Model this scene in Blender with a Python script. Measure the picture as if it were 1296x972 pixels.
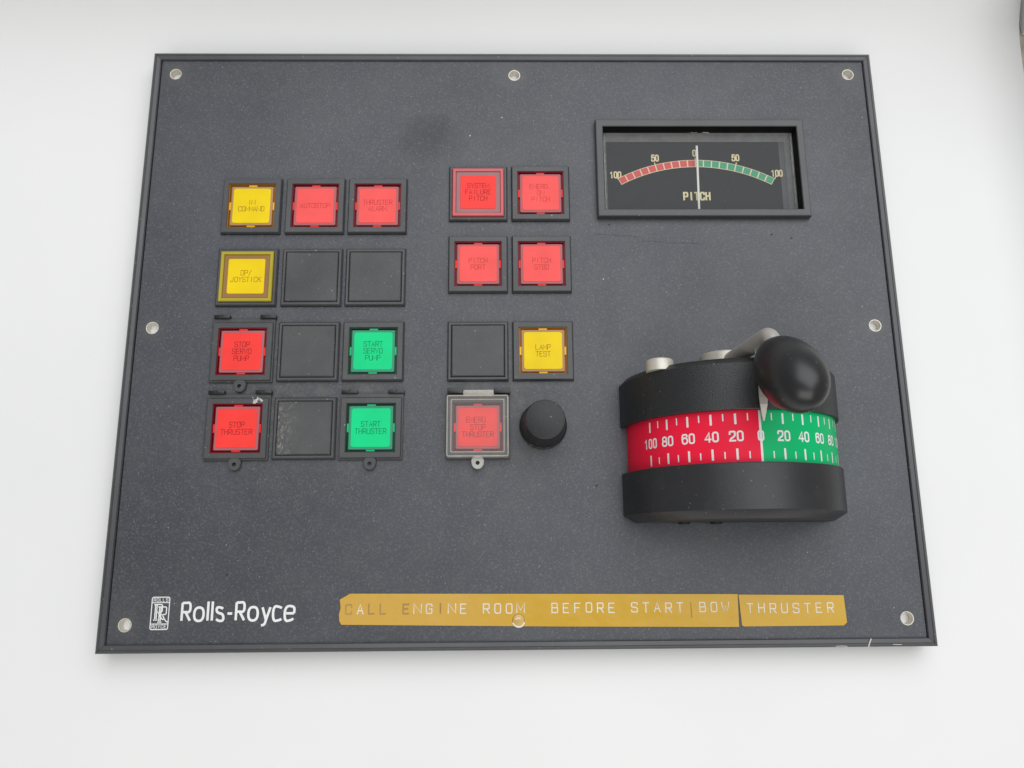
import bpy, bmesh, math, random
from mathutils import Vector, Matrix
random.seed(7)
for o in list(bpy.data.objects): bpy.data.objects.remove(o)
S = bpy.context.scene
C = S.collection
MM = 0.001
LIFT = 0.009                      # face of the panel above the paper

# ------------------------------------------------------------------ camera
cam_d = bpy.data.cameras.new("camera"); cam = bpy.data.objects.new("camera", cam_d); C.objects.link(cam)
cam.location = (-0.00228, -0.06561, 0.30217 + LIFT)
cam.rotation_euler = (0.21389, -0.01354, -0.00751)
cam_d.sensor_width = 36.0; cam_d.lens = 1000.0 / 1296.0 * 36.0
cam_d.clip_start = 0.01; cam_d.clip_end = 20
S.camera = cam
# ------------------------------------------------------------------ light
w = bpy.data.worlds.new("World"); S.world = w; w.use_nodes = True
bg = w.node_tree.nodes["Background"]; bg.inputs[0].default_value = (0.96, 0.975, 1, 1); bg.inputs[1].default_value = 0.24
def area(name, loc, target, sx, sy, power, col=(1, 1, 1)):
    l = bpy.data.lights.new(name, 'AREA'); l.shape = 'RECTANGLE'; l.size = sx; l.size_y = sy; l.energy = power; l.color = col
    o = bpy.data.objects.new(name, l); C.objects.link(o); o.location = loc
    o.rotation_euler = (Vector(target) - Vector(loc)).to_track_quat('-Z', 'Y').to_euler()
    return o
area("softbox_overhead", (0.34, 0.62, 1.30), (0.0, 0.10, 0.0), 1.9, 1.6, 22.0, (0.955, 0.975, 1.0))
area("softbox_front", (0.05, -0.95, 1.0), (0.0, -0.1, 0.0), 1.4, 0.8, 8.0, (1.0, 0.98, 0.94))
S.view_settings.view_transform = 'Standard'; S.view_settings.look = 'None'
S.view_settings.exposure = 0.0; S.view_settings.gamma = 1.0
S.render.engine = 'CYCLES'
S.render.resolution_x = 1024; S.render.resolution_y = 768
S.cycles.max_bounces = 8; S.cycles.transparent_max_bounces = 12

# ------------------------------------------------------------------ materials
def nt(name):
    m = bpy.data.materials.new(name); m.use_nodes = True
    return m, m.node_tree, m.node_tree.nodes["Principled BSDF"]
def node(t, typ, **kw):
    n = t.nodes.new(typ)
    for k, v in kw.items(): setattr(n, k, v)
    return n
def ramp(t, src, p0, p1, c0=(0, 0, 0, 1), c1=(1, 1, 1, 1)):
    r = node(t, 'ShaderNodeValToRGB'); r.color_ramp.elements[0].position = p0; r.color_ramp.elements[1].position = p1
    r.color_ramp.elements[0].color = c0; r.color_ramp.elements[1].color = c1
    t.links.new(src, r.inputs[0]); return r.outputs[0]
def noise(t, scale, detail=3, rough=0.5, vec=None):
    n = node(t, 'ShaderNodeTexNoise'); n.inputs['Scale'].default_value = scale; n.inputs['Detail'].default_value = detail
    n.inputs['Roughness'].default_value = rough
    if vec is not None: t.links.new(vec, n.inputs['Vector'])
    return n.outputs['Fac']
def mixc(t, fac, a, b, mode='MIX'):
    m = node(t, 'ShaderNodeMix', data_type='RGBA', blend_type=mode)
    for sock, v in ((m.inputs['Factor'], fac), (m.inputs['A'], a), (m.inputs['B'], b)):
        pass
    def setv(i, v):
        if hasattr(v, 'is_output'): t.links.new(v, i)
        elif isinstance(v, (int, float)): i.default_value = v
        else: i.default_value = (*v, 1) if len(v) == 3 else v
    setv(m.inputs[0], fac); setv(m.inputs[6], a); setv(m.inputs[7], b)
    return m.outputs[2]
def math_(t, op, a, b=None, clamp=False):
    m = node(t, 'ShaderNodeMath', operation=op); m.use_clamp = clamp
    for i, v in enumerate((a, b)):
        if v is None: continue
        if hasattr(v, 'is_output'): t.links.new(v, m.inputs[i])
        else: m.inputs[i].default_value = v
    return m.outputs[0]
def gpos(t):
    return node(t, 'ShaderNodeNewGeometry').outputs['Position']
def specks(t, scale, thr, vec, amount=1.0):
    v = node(t, 'ShaderNodeTexVoronoi'); v.inputs['Scale'].default_value = scale; t.links.new(vec, v.inputs['Vector'])
    d = ramp(t, v.outputs['Distance'], thr * 0.55, thr, (1, 1, 1, 1), (0, 0, 0, 1))
    rnd = node(t, 'ShaderNodeSeparateColor'); t.links.new(v.outputs['Color'], rnd.inputs[0])
    sel = math_(t, 'POWER', rnd.outputs[0], 3.0)
    return math_(t, 'MULTIPLY', math_(t, 'MULTIPLY', d, sel), amount)
def bump(t, p, h, strength, dist):
    b = node(t, 'ShaderNodeBump'); b.inputs['Strength'].default_value = strength; b.inputs['Distance'].default_value = dist
    t.links.new(h, b.inputs['Height']); t.links.new(b.outputs[0], p.inputs['Normal'])

def plastic(name, col, rough=0.4, spec=0.5, wear=0.25, dust=0.0, grain=0.0, coat=0.0):
    m, t, p = nt(name); pos = gpos(t)
    n = noise(t, 60, 4, 0.6, pos)
    dark = tuple(c * (1 - wear) for c in col); light = tuple(min(1, c * (1 + wear * 0.6)) for c in col)
    c = mixc(t, ramp(t, n, 0.3, 0.7), dark, light)
    if dust:
        s = specks(t, 420, 0.16, pos, 0.8 * dust)
        c = mixc(t, s, c, (0.5, 0.49, 0.46))
        haze = ramp(t, noise(t, 140, 5, 0.7, pos), 0.55, 0.85)
        c = mixc(t, math_(t, 'MULTIPLY', haze, 0.10 * dust), c, (0.45, 0.43, 0.38))
    t.links.new(c, p.inputs['Base Color'])
    r = ramp(t, noise(t, 35, 4, 0.6, pos), 0.3, 0.7, (rough * 0.85,) * 3 + (1,), (min(1, rough * 1.18),) * 3 + (1,))
    t.links.new(r, p.inputs['Roughness'])
    p.inputs['Specular IOR Level'].default_value = spec
    p.inputs['Coat Weight'].default_value = coat; p.inputs['Coat Roughness'].default_value = 0.12
    if grain: bump(t, p, noise(t, 2600, 2, 0.5, pos), grain, 0.0002)
    return m

def panel_material():
    m, t, p = nt("anodised_panel"); pos = gpos(t)
    n1 = noise(t, 9, 5, 0.6, pos); n2 = noise(t, 70, 4, 0.65, pos)
    c = mixc(t, ramp(t, n1, 0.3, 0.72), (0.039, 0.042, 0.050), (0.055, 0.059, 0.071))
    c = mixc(t, math_(t, 'MULTIPLY', ramp(t, n2, 0.4, 0.75), 0.22), c, (0.10, 0.10, 0.10))
    # fine light grain of the coating
    g = noise(t, 1500, 2, 0.6, pos)
    c = mixc(t, math_(t, 'MULTIPLY', ramp(t, g, 0.50, 0.72), 0.42), c, (0.15, 0.155, 0.165))
    # oily smudge above the two upper rows
    def blob(cx, cy, rx, ry, wob=0.5):
        mp = node(t, 'ShaderNodeMapping'); mp.inputs['Location'].default_value = (-cx / rx, -cy / ry, 0)
        mp.inputs['Scale'].default_value = (1 / rx, 1 / ry, 0); t.links.new(pos, mp.inputs[0])
        l = node(t, 'ShaderNodeVectorMath', operation='LENGTH'); t.links.new(mp.outputs[0], l.inputs[0])
        d = math_(t, 'ADD', l.outputs['Value'], math_(t, 'MULTIPLY', math_(t, 'SUBTRACT', noise(t, 60, 4, 0.6, pos), 0.5), wob * 4))
        return ramp(t, d, 0.35, 1.15, (1, 1, 1, 1), (0, 0, 0, 1))
    sm = blob(-0.030, 0.106, 0.019, 0.014)
    c = mixc(t, math_(t, 'MULTIPLY', sm, 0.28), c, (0.045, 0.043, 0.041))
    sm2 = blob(0.0, 0.102, 0.022, 0.018)
    c = mixc(t, math_(t, 'MULTIPLY', sm2, 0.25), c, (0.07, 0.075, 0.068))
    # brown grime left between the switches
    for bx, by, rx, ry in ((-0.077, -0.003, 0.046, 0.042), (0.001, -0.005, 0.03, 0.04)):
        gm = blob(bx, by, rx, ry, 0.3)
        gn = ramp(t, noise(t, 260, 5, 0.7, pos), 0.45, 0.68)
        c = mixc(t, math_(t, 'MULTIPLY', math_(t, 'MULTIPLY', gm, gn), 0.42), c, (0.15, 0.135, 0.10))
    for (cx, cy, r) in ((-139.6, -89.4, 8), (4.3, 135.5, 9), (147.9, 135.5, 8), (-139.6, 135.5, 8), (147.9, 23.3, 7), (-139.6, 23.3, 7)):
        c = mixc(t, math_(t, 'MULTIPLY', blob(cx * MM, cy * MM, r * MM, r * MM, 0.2), 0.3), c, (0.105, 0.098, 0.09))
    # dust
    c = mixc(t, specks(t, 230, 0.055, pos, .7), c, (0.62, 0.62, 0.60))
    c = mixc(t, specks(t, 75, 0.026, pos, .9), c, (0.75, 0.74, 0.70))
    c = mixc(t, specks(t, 480, 0.13, pos, 0.4), c, (0.45, 0.46, 0.47))
    c = mixc(t, specks(t, 900, 0.20, pos, 0.5), c, (0.34, 0.35, 0.36))
    t.links.new(c, p.inputs['Base Color'])
    r = ramp(t, noise(t, 14, 5, 0.65, pos), 0.3, 0.7, (0.40,) * 3 + (1,), (0.52,) * 3 + (1,))
    r = mixc(t, sm, r, (0.62, 0.62, 0.62))
    t.links.new(r, p.inputs['Roughness']); p.inputs['Specular IOR Level'].default_value = 0.60
    bump(t, p, math_(t, 'ADD', noise(t, 1400, 3, 0.6, pos), math_(t, 'MULTIPLY', noise(t, 120, 3, 0.5, pos), 1.5)), 0.35, 0.00012)
    return m

M = {}
M['panel'] = panel_material()
M['trim'] = plastic('trim_plastic', (0.054, 0.054, 0.058), 0.36, 0.6, 0.15, 0.35)
M['bezel'] = plastic('bezel_plastic', (0.060, 0.060, 0.062), 0.42, 0.55, 0.15, 0.55, 0.15)
M['blank'] = plastic('blank_plastic', (0.070, 0.070, 0.071), 0.5, 0.5, 0.2, 0.4, 0.5)
M['black'] = plastic('black_plastic', (0.014, 0.014, 0.015), 0.45, 0.45, 0.15, 0.3)
M['hinge'] = plastic('hinge_plastic', (0.012, 0.012, 0.012), 0.3, 0.5, 0.2, 0.2)
M['hole'] = plastic('deep_black', (0.004, 0.004, 0.004), 0.7, 0.2, 0.1)
M['knob'] = plastic('knob_plastic', (0.010, 0.010, 0.011), 0.42, 0.5, 0.15, 0.5, 0.4)
M['ring_top'] = plastic('rough_black_ring', (0.013, 0.014, 0.015), 0.40, 0.7, 0.15, 0.25, 0.9)
M['ring_low'] = plastic('satin_black_ring', (0.022, 0.022, 0.024), 0.40, 0.55, 0.15, 0.3, 0.25)
M['grip'] = plastic('grip_plastic', (0.013, 0.013, 0.014), 0.36, 0.6, 0.1, 0.2)
M['red_band'] = plastic('red_scale_print', (0.90, 0.014, 0.052), 0.48, 0.2, 0.05)
M['green_band'] = plastic('green_scale_print', (0.0, 0.46, 0.15), 0.48, 0.2, 0.05)
M['white'] = plastic('white_print', (0.80, 0.79, 0.78), 0.5, 0.3, 0.06)
M['cream'] = plastic('cream_print', (0.72, 0.62, 0.36), 0.5, 0.3, 0.06)
M['dial'] = plastic('dial_card', (0.036, 0.038, 0.046), 0.55, 0.4, 0.1, 0.3)
M['dial_red'] = plastic('dial_red', (0.62, 0.045, 0.055), 0.5, 0.3, 0.05)
M['dial_green'] = plastic('dial_green', (0.01, 0.30, 0.16), 0.5, 0.3, 0.05)
M['scuff'] = plastic('pale_scuff', (0.5, 0.49, 0.46), 0.6, 0.3, 0.3)
M['hole_floor'] = plastic('lit_paper_white', (0.86, 0.86, 0.85), 0.5, 0.3, 0.02)  # white standing in for lit paper below the holes
M['stain'] = plastic('rust_stain', (0.10, 0.055, 0.03), 0.6, 0.3, 0.5)
M['seam'] = plastic('polished_seam', (0.05, 0.05, 0.052), 0.25, 0.6, 0.2)
M['mark'] = plastic('dark_scratch', (0.030, 0.031, 0.034), 0.6, 0.3, 0.3)
M['needle'] = plastic('needle_white', (0.80, 0.78, 0.74), 0.35, 0.5, 0.03)

def metal(name, col, rough, metallic=1.0, stain=0.3, sc=90):
    m, t, p = nt(name); pos = gpos(t)
    c = mixc(t, math_(t, 'MULTIPLY', ramp(t, noise(t, sc * 4, 5, 0.7, pos), 0.52, 0.72), stain), col, (0.16, 0.10, 0.055))
    c = mixc(t, ramp(t, noise(t, sc, 3, 0.5, pos), 0.3, 0.7), tuple(x * 0.85 for x in col), c)
    t.links.new(c, p.inputs['Base Color']); p.inputs['Metallic'].default_value = metallic
    p.inputs['Roughness'].default_value = rough
    bump(t, p, noise(t, 700, 3, 0.6, pos), 0.25, 0.0002)
    return m
M['nickel'] = metal('satin_nickel', (0.66, 0.62, 0.54), 0.42, 0.35, 0.55)
M['arm'] = metal('satin_arm', (0.56, 0.535, 0.48), 0.42, 0.25, 0.15)
M['pointer'] = metal('pointer_sheet', (0.62, 0.58, 0.52), 0.45, 0.5, 0.12)
M['alu'] = metal('bare_aluminium', (0.72, 0.68, 0.60), 0.4, 0.45, 0.4)
M['scratch'] = metal('bare_scratch', (0.55, 0.53, 0.49), 0.5, 0.3, 0.4, 400)

def legend(name, col, rough=0.35):
    m, t, p = nt(name); pos = gpos(t)
    n = ramp(t, noise(t, 110, 3, 0.5, pos), 0.3, 0.75)
    c = mixc(t, n, tuple(x * 0.93 for x in col), tuple(min(1, x * 1.05) for x in col))
    t.links.new(c, p.inputs['Base Color']); p.inputs['Roughness'].default_value = rough
    p.inputs['Specular IOR Level'].default_value = 0.22
    return m
PAL = {
 'red': dict(plate=(0.93, 0.050, 0.042), rim=(0.40, 0.13, 0.14), well=(0.20, 0.0, 0.008), tab=(0.93, 0.025, 0.015), ink=(0.28, 0.012, 0.010)),
 'yellow': dict(plate=(0.84, 0.60, 0.0), rim=(0.42, 0.24, 0.12), well=(0.34, 0.13, 0.0), tab=(0.85, 0.47, 0.0), ink=(0.30, 0.16, 0.01)),
 'green': dict(plate=(0.0, 0.66, 0.235), rim=(0.05, 0.27, 0.17), well=(0.0, 0.050, 0.018), tab=(0.0, 0.52, 0.17), ink=(0.0, 0.17, 0.07)),
}
for k, d in PAL.items():
    M[k + '_plate'] = legend(k + '_legend_plate', d['plate'], 0.42)
    M[k + '_rim'] = legend(k + '_lens_rim', d['rim'], 0.35)
    M[k + '_well'] = legend(k + '_lens_well', d['well'], 0.2)
    M[k + '_tab'] = legend(k + '_clip_tab', d['tab'], 0.3)
    M[k + '_ink'] = legend(k + '_engraving', d['ink'], 0.5)
M['red_sheen'] = legend('sheen_red_legend_plate', (0.90, 0.095, 0.088), 0.34)  # red plate with the upper rows' sheen mixed into its colour
M['red_faint'] = legend('faint_red_engraving', (0.56, 0.045, 0.042), 0.5)
M['yellow_lens'] = legend('clouded_yellow_lens', (0.44, 0.35, 0.03), 0.35)
M['yellow_band'] = legend('brown_lens_band', (0.30, 0.16, 0.055), 0.35)
M['red_lens'] = legend('clouded_red_lens', (0.62, 0.13, 0.14), 0.35)
M['red_bandm'] = legend('grey_red_lens_band', (0.33, 0.17, 0.18), 0.35)

def clear(name, tint, mix_, rough, fres=True):
    m, t, p = nt(name); out = [n for n in t.nodes if n.type == 'OUTPUT_MATERIAL'][0]
    p.inputs['Base Color'].default_value = (*tint, 1); p.inputs['Roughness'].default_value = rough
    tr = node(t, 'ShaderNodeBsdfTransparent'); tr.inputs[0].default_value = (0.97, 0.97, 0.96, 1)
    ms = node(t, 'ShaderNodeMixShader')
    pos = gpos(t); n = ramp(t, noise(t, 220, 5, 0.7, pos), 0.3, 0.8)
    f = math_(t, 'ADD', math_(t, 'MULTIPLY', n, mix_ * 0.5), mix_ * 0.75)
    front = math_(t, 'SUBTRACT', 1.0, node(t, 'ShaderNodeNewGeometry').outputs['Backfacing'])
    f = math_(t, 'MULTIPLY', f, front)
    t.links.new(f, ms.inputs[0]); t.links.new(tr.outputs[0], ms.inputs[1]); t.links.new(p.outputs[0], ms.inputs[2])
    gl = node(t, 'ShaderNodeBsdfGlossy'); gl.inputs['Roughness'].default_value = rough
    fr = node(t, 'ShaderNodeFresnel'); fr.inputs['IOR'].default_value = 1.47
    m2 = node(t, 'ShaderNodeMixShader'); t.links.new(math_(t, 'MULTIPLY', fr.outputs[0], front), m2.inputs[0])
    t.links.new(ms.outputs[0], m2.inputs[1]); t.links.new(gl.outputs[0], m2.inputs[2])
    t.links.new(m2.outputs[0], out.inputs[0])
    return m
M['glass'] = clear('clear_window', (0.6, 0.62, 0.65), 0.02, 0.33)
M['glass_edge'] = clear('scratched_window_edge', (0.55, 0.56, 0.57), 0.45, 0.3)
M['guard'] = clear('frosted_guard', (0.62, 0.62, 0.60), 0.05, 0.32)
M['guard_rim'] = clear('yellowed_guard_rim', (0.60, 0.57, 0.48), 0.5, 0.3)
M['lugclear'] = clear('clouded_lug', (0.42, 0.41, 0.37), 0.9, 0.3)

def tape_material():
    m, t, p = nt('gold_tape'); pos = gpos(t)
    sx = node(t, 'ShaderNodeSeparateXYZ'); t.links.new(pos, sx.inputs[0])
    n = noise(t, 28, 4, 0.6, pos)
    worn = ramp(t, math_(t, 'ADD', sx.outputs[0], math_(t, 'MULTIPLY', math_(t, 'SUBTRACT', n, 0.5), 0.03)), 0.0, 1.0)
    mr = node(t, 'ShaderNodeMapRange'); t.links.new(math_(t, 'ADD', sx.outputs[0], math_(t, 'MULTIPLY', math_(t, 'SUBTRACT', n, 0.5), 0.05)), mr.inputs[0])
    mr.inputs[1].default_value = -0.03; mr.inputs[2].default_value = 0.025
    c = mixc(t, mr.outputs[0], (0.60, 0.36, 0.065), (0.56, 0.325, 0.010))
    c = mixc(t, math_(t, 'MULTIPLY', ramp(t, noise(t, 90, 5, 0.7, pos), 0.5, 0.8), 0.35), c, (0.50, 0.27, 0.02))
    t.links.new(c, p.inputs['Base Color']); p.inputs['Roughness'].default_value = 0.28
    bump(t, p, noise(t, 130, 3, 0.5, pos), 0.5, 0.0005)
    return m
M['tape'] = tape_material()
M['emboss'] = plastic('stretched_white_plastic', (0.78, 0.74, 0.62), 0.5, 0.3, 0.1)
M['emboss_worn'] = plastic('worn_emboss', (0.42, 0.27, 0.10), 0.5, 0.3, 0.35)

def paper():
    m, t, p = nt('white_paper'); pos = gpos(t)
    n = ramp(t, noise(t, 5, 4, 0.55, pos), 0.3, 0.7)
    c = mixc(t, n, (0.775, 0.778, 0.765), (0.82, 0.818, 0.805))
    t.links.new(c, p.inputs['Base Color']); p.inputs['Roughness'].default_value = 0.62
    p.inputs['Specular IOR Level'].default_value = 0.25
    bump(t, p, noise(t, 14, 3, 0.5, pos), 0.25, 0.004)
    return m
M['paper'] = paper()
def table():
    m, t, p = nt('speckled_tabletop'); pos = gpos(t)
    c = mixc(t, ramp(t, noise(t, 60, 6, 0.7, pos), 0.35, 0.65), (0.24, 0.22, 0.18), (0.42, 0.40, 0.34))
    t.links.new(c, p.inputs['Base Color']); p.inputs['Roughness'].default_value = 0.5
    return m
M['table'] = table()
M['wall'] = plastic('painted_wall', (0.75, 0.75, 0.75), 0.7, 0.2, 0.05)

# ------------------------------------------------------------------ builders
def link(name, bm, mats, parent=None, loc=(0, 0, 0), smooth=False, scale=True, recalc=False):
    if recalc: bmesh.ops.recalc_face_normals(bm, faces=bm.faces[:])
    me = bpy.data.meshes.new(name)
    if scale: bmesh.ops.scale(bm, vec=(MM, MM, MM), verts=bm.verts)
    bm.to_mesh(me); bm.free()
    if not isinstance(mats, (list, tuple)): mats = [mats]
    for mt in mats: me.materials.append(mt)
    if smooth:
        for p in me.polygons: p.use_smooth = True
        if smooth != 'all':
            me.set_sharp_from_angle(angle=math.radians(smooth if smooth is not True else 35))
    o = bpy.data.objects.new(name, me); C.objects.link(o)
    o.location = [c * MM for c in loc] if scale else loc
    if parent: o.parent = parent
    return o
def box(bm, x0, x1, y0, y1, z0, z1, bev=0.0, seg=2, only_top=True):
    r = bmesh.ops.create_cube(bm, size=1.0)
    vs = r['verts']
    for v in vs: v.co = Vector(((x0 + x1) / 2 + v.co.x * (x1 - x0), (y0 + y1) / 2 + v.co.y * (y1 - y0), (z0 + z1) / 2 + v.co.z * (z1 - z0)))
    if bev:
        es = {e for v in vs for e in v.link_edges}
        if only_top: es = [e for e in es if max(e.verts[0].co.z, e.verts[1].co.z) > z1 - 1e-6]
        bmesh.ops.bevel(bm, geom=list(es), offset=bev, segments=seg, affect='EDGES', profile=0.6)
def rrect(hw, hh, r, n=5, cx=0, cy=0):
    pts = []
    for (sx, sy, a0) in ((1, 1, 0), (-1, 1, 90), (-1, -1, 180), (1, -1, 270)):
        for k in range(n + 1):
            a = math.radians(a0 + 90 * k / n)
            pts.append((cx + sx * (hw - r) + r * math.cos(a), cy + sy * (hh - r) + r * math.sin(a)))
    return pts
def loft(bm, rings, close_top=True, close_bottom=False, mat=0, closed_loop=False):
    """rings: lists of 3-D points of equal length"""
    R = [[bm.verts.new(p) for p in ring] for ring in rings]
    n = len(R[0])
    pairs = list(zip(R[:-1], R[1:]))
    if closed_loop: pairs.append((R[-1], R[0]))
    for a, b in pairs:
        for i in range(n):
            j = (i + 1) % n
            f = bm.faces.new((a[i], a[j], b[j], b[i])); f.material_index = mat
    if close_top and not closed_loop: f = bm.faces.new(R[-1]); f.material_index = mat
    if close_bottom and not closed_loop: f = bm.faces.new(list(reversed(R[0]))); f.material_index = mat
    return R
def slab(bm, pts, z0, z1, bev=0.15, bottom=False):
    """rounded prism with a small bevel at the top; pts is a ccw outline round its centre"""
    cx = sum(p[0] for p in pts) / len(pts); cy = sum(p[1] for p in pts) / len(pts)
    ext = max(max(abs(p[0] - cx), abs(p[1] - cy)) for p in pts)
    def sc(b): k = 1 - b / ext; return [(cx + (p[0] - cx) * k, cy + (p[1] - cy) * k) for p in pts]
    rings = [[(x, y, z0) for x, y in pts], [(x, y, z1 - bev) for x, y in pts],
             [(x, y, z1 - bev * .3) for x, y in sc(bev * .3)], [(x, y, z1) for x, y in sc(bev)]]
    loft(bm, rings, True, bottom)
def lathe(bm, prof, n=48, axis='z', origin=(0, 0, 0), cap=True):
    rings = []
    for r, h in prof:
        ring = []
        for k in range(n):
            a = 2 * math.pi * k / n
            c, s = r * math.cos(a), r * math.sin(a)
            if axis == 'z': ring.append((origin[0] + c, origin[1] + s, origin[2] + h))
            else: ring.append((origin[0] + c, origin[1] + h, origin[2] - s))
        rings.append(ring)
    loft(bm, rings, cap, cap)
def frame_ring(bm, prof, outer_shape):
    """prof: list of (offset inward from outer, z); outer_shape(off) returns outline points"""
    loft(bm, [[(x, y, z) for x, y in outer_shape(o)] for o, z in prof], closed_loop=True)

# ------------------------------------------------------------------ stroke lettering
def chaikin(p, closed, it=3):
    for _ in range(it):
        q = []
        n = len(p)
        rng = range(n) if closed else range(n - 1)
        if not closed: q.append(p[0])
        for i in rng:
            a, b = p[i], p[(i + 1) % n]
            q.append((a[0] * .75 + b[0] * .25, a[1] * .75 + b[1] * .25)); q.append((a[0] * .25 + b[0] * .75, a[1] * .25 + b[1] * .75))
        if not closed: q.append(p[-1])
        p = q
    return p
L = lambda *p: (list(p), False, False)      # straight strokes
K = lambda *p: (list(p), False, True)       # curved open
O_ = lambda *p: (list(p), True, True)       # curved closed
def bowl(x0, y0, x1, y1):
    xm, ym = (x0 + x1) / 2, (y0 + y1) / 2
    return O_((x0, y0), (x0, ym), (x0, y1), (xm, y1), (x1, y1), (x1, ym), (x1, y0), (xm, y0))
def oval(x0, y0, x1, y1):
    return O_((x0, y0), (x0, y1), (x1, y1), (x1, y0))
G = {
 'A': [L((0, 0), (2, 6), (4, 0)), L((.75, 2), (3.25, 2))],
 'B': [L((0, 0), (0, 6)), K((0, 6), (2.4, 6), (3.7, 6), (3.7, 4.6), (3.7, 3.1), (2.4, 3.1), (0, 3.1)), K((0, 3.1), (2.5, 3.1), (4, 3.1), (4, 1.6), (4, 0), (2.5, 0), (0, 0))],
 'C': [K((4, 4.5), (4, 6), (2, 6), (0, 6), (0, 3), (0, 0), (2, 0), (4, 0), (4, 1.5))],
 'D': [L((0, 0), (0, 6)), K((0, 6), (2, 6), (4, 6), (4, 3), (4, 0), (2, 0), (0, 0))],
 'E': [L((3.7, 6), (0, 6), (0, 0), (3.7, 0)), L((0, 3.1), (3, 3.1))],
 'F': [L((3.7, 6), (0, 6), (0, 0)), L((0, 3.1), (3, 3.1))],
 'G': [K((4, 4.5), (4, 6), (2, 6), (0, 6), (0, 3), (0, 0), (2, 0), (4, 0), (4, 2.9)), L((4, 2.9), (2.3, 2.9))],
 'H': [L((0, 0), (0, 6)), L((4, 0), (4, 6)), L((0, 3.1), (4, 3.1))],
 'I': [L((2, 0), (2, 6))],
 'J': [K((3.4, 6), (3.4, 3), (3.4, 0), (1.7, 0), (0, 0), (0, 1.6))],
 'K': [L((0, 0), (0, 6)), L((4, 6), (0, 2.4)), L((1.4, 3.6), (4, 0))],
 'L': [L((0, 6), (0, 0), (3.6, 0))],
 'M': [L((0, 0), (0, 6), (2, 1.6), (4, 6), (4, 0))],
 'N': [L((0, 0), (0, 6), (4, 0), (4, 6))],
 'O': [bowl(0, 0, 4, 6)],
 'P': [L((0, 0), (0, 6)), K((0, 6), (2.5, 6), (4, 6), (4, 4.3), (4, 2.7), (2.5, 2.7), (0, 2.7))],
 'R': [L((0, 0), (0, 6)), K((0, 6), (2.5, 6), (4, 6), (4, 4.4), (4, 2.8), (2.5, 2.8), (0, 2.8)), L((2.1, 2.8), (4, 0))],
 'S': [K((4, 4.7), (4, 6), (2, 6), (0, 6), (0, 4.6), (0, 3.3), (2, 3), (4, 2.7), (4, 1.4), (4, 0), (2, 0), (0, 0), (0, 1.3))],
 'T': [L((0, 6), (4, 6)), L((2, 6), (2, 0))],
 'U': [K((0, 6), (0, 3), (0, 0), (2, 0), (4, 0), (4, 3), (4, 6))],
 'V': [L((0, 6), (2, 0), (4, 6))],
 'W': [L((0, 6), (1, 0), (2, 4), (3, 0), (4, 6))],
 'Y': [L((0, 6), (2, 3), (4, 6)), L((2, 3), (2, 0))],
 '/': [L((.2, -.4), (3.6, 6.4))],
 '.': [L((1.8, 0), (2.3, 0))],
 '|': [L((2, -.5), (2, 6.5))],
 '0': [O_((.15, 0), (.15, 3), (.15, 6), (3.85, 6), (3.85, 3), (3.85, 0))],
 '1': [L((.7, 4.7), (2.2, 6), (2.2, 0))],
 '2': [K((.1, 4.4), (.1, 6), (2, 6), (3.9, 6), (3.9, 4.6), (3.6, 2.8), (1.0, 1.6), (.1, 0)), L((.1, 0), (4, 0))],
 '4': [L((3, 0), (3, 6), (0, 1.6), (4.1, 1.6))],
 '5': [L((3.7, 6), (.5, 6), (.2, 3.1)), K((.2, 3.1), (1, 3.9), (2.2, 3.9), (4, 3.9), (4, 2), (4, 0), (2, 0), (0, 0), (0, 1.4))],
 '6': [oval(0, 0, 4, 3.8), K((0, 1.9), (0, 6), (2.2, 6), (3.6, 6), (3.8, 4.7))],
 '8': [oval(0, 0, 4, 3.2), oval(.3, 3.2, 3.7, 6)],
 'l': [L((0, 0), (0, 6.4))],
 'o': [O_((-.05, -.1), (-.05, 4.4), (3.95, 4.4), (3.95, -.1))],
 's': [K((3, 3.75), (2.4, 4.3), (1.5, 4.3), (.15, 4.3), (.15, 3.1), (.15, 2.3), (1.5, 2.15), (3.1, 1.9), (3.1, 1.1), (3.1, 0), (1.6, 0), (.7, 0), (0, .5))],
 '-': [L((0, 2.3), (2.0, 2.3))],
 'y': [L((0, 4.55), (1.75, 0)), K((3.5, 4.55), (1.75, 0), (1.2, -1.7), (-.3, -1.75))],
 'c': [K((3.2, 3.9), (2.6, 4.3), (2.0, 4.3), (0, 4.3), (0, 2.15), (0, 0), (2.0, 0), (2.7, 0), (3.3, .4))],
 'e': [K((0.1, 2.15), (3.7, 2.15), (3.75, 4.3), (1.9, 4.3), (0, 4.3), (0, 2.15), (0, 0), (2.1, 0), (2.9, 0), (3.5, .4))],
}
G['e'] = [L((.1, 2.2), (3.5, 2.2)), K((3.5, 2.2), (3.7, 4.6), (-.5, 4.7), (-.5, -.55), (2.4, -.1), (3.3, .45))]
G['c'] = [K((3.1, 3.95), (2.4, 4.35), (-.55, 4.8), (-.55, -.5), (2.4, -.05), (3.1, .35))]
G['s'] = [K((2.7, 3.9), (2.0, 4.35), (-.1, 4.5), (.1, 2.6), (2.9, 2.2), (3.2, -.1), (1.2, -.2), (0, .45))]
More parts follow.
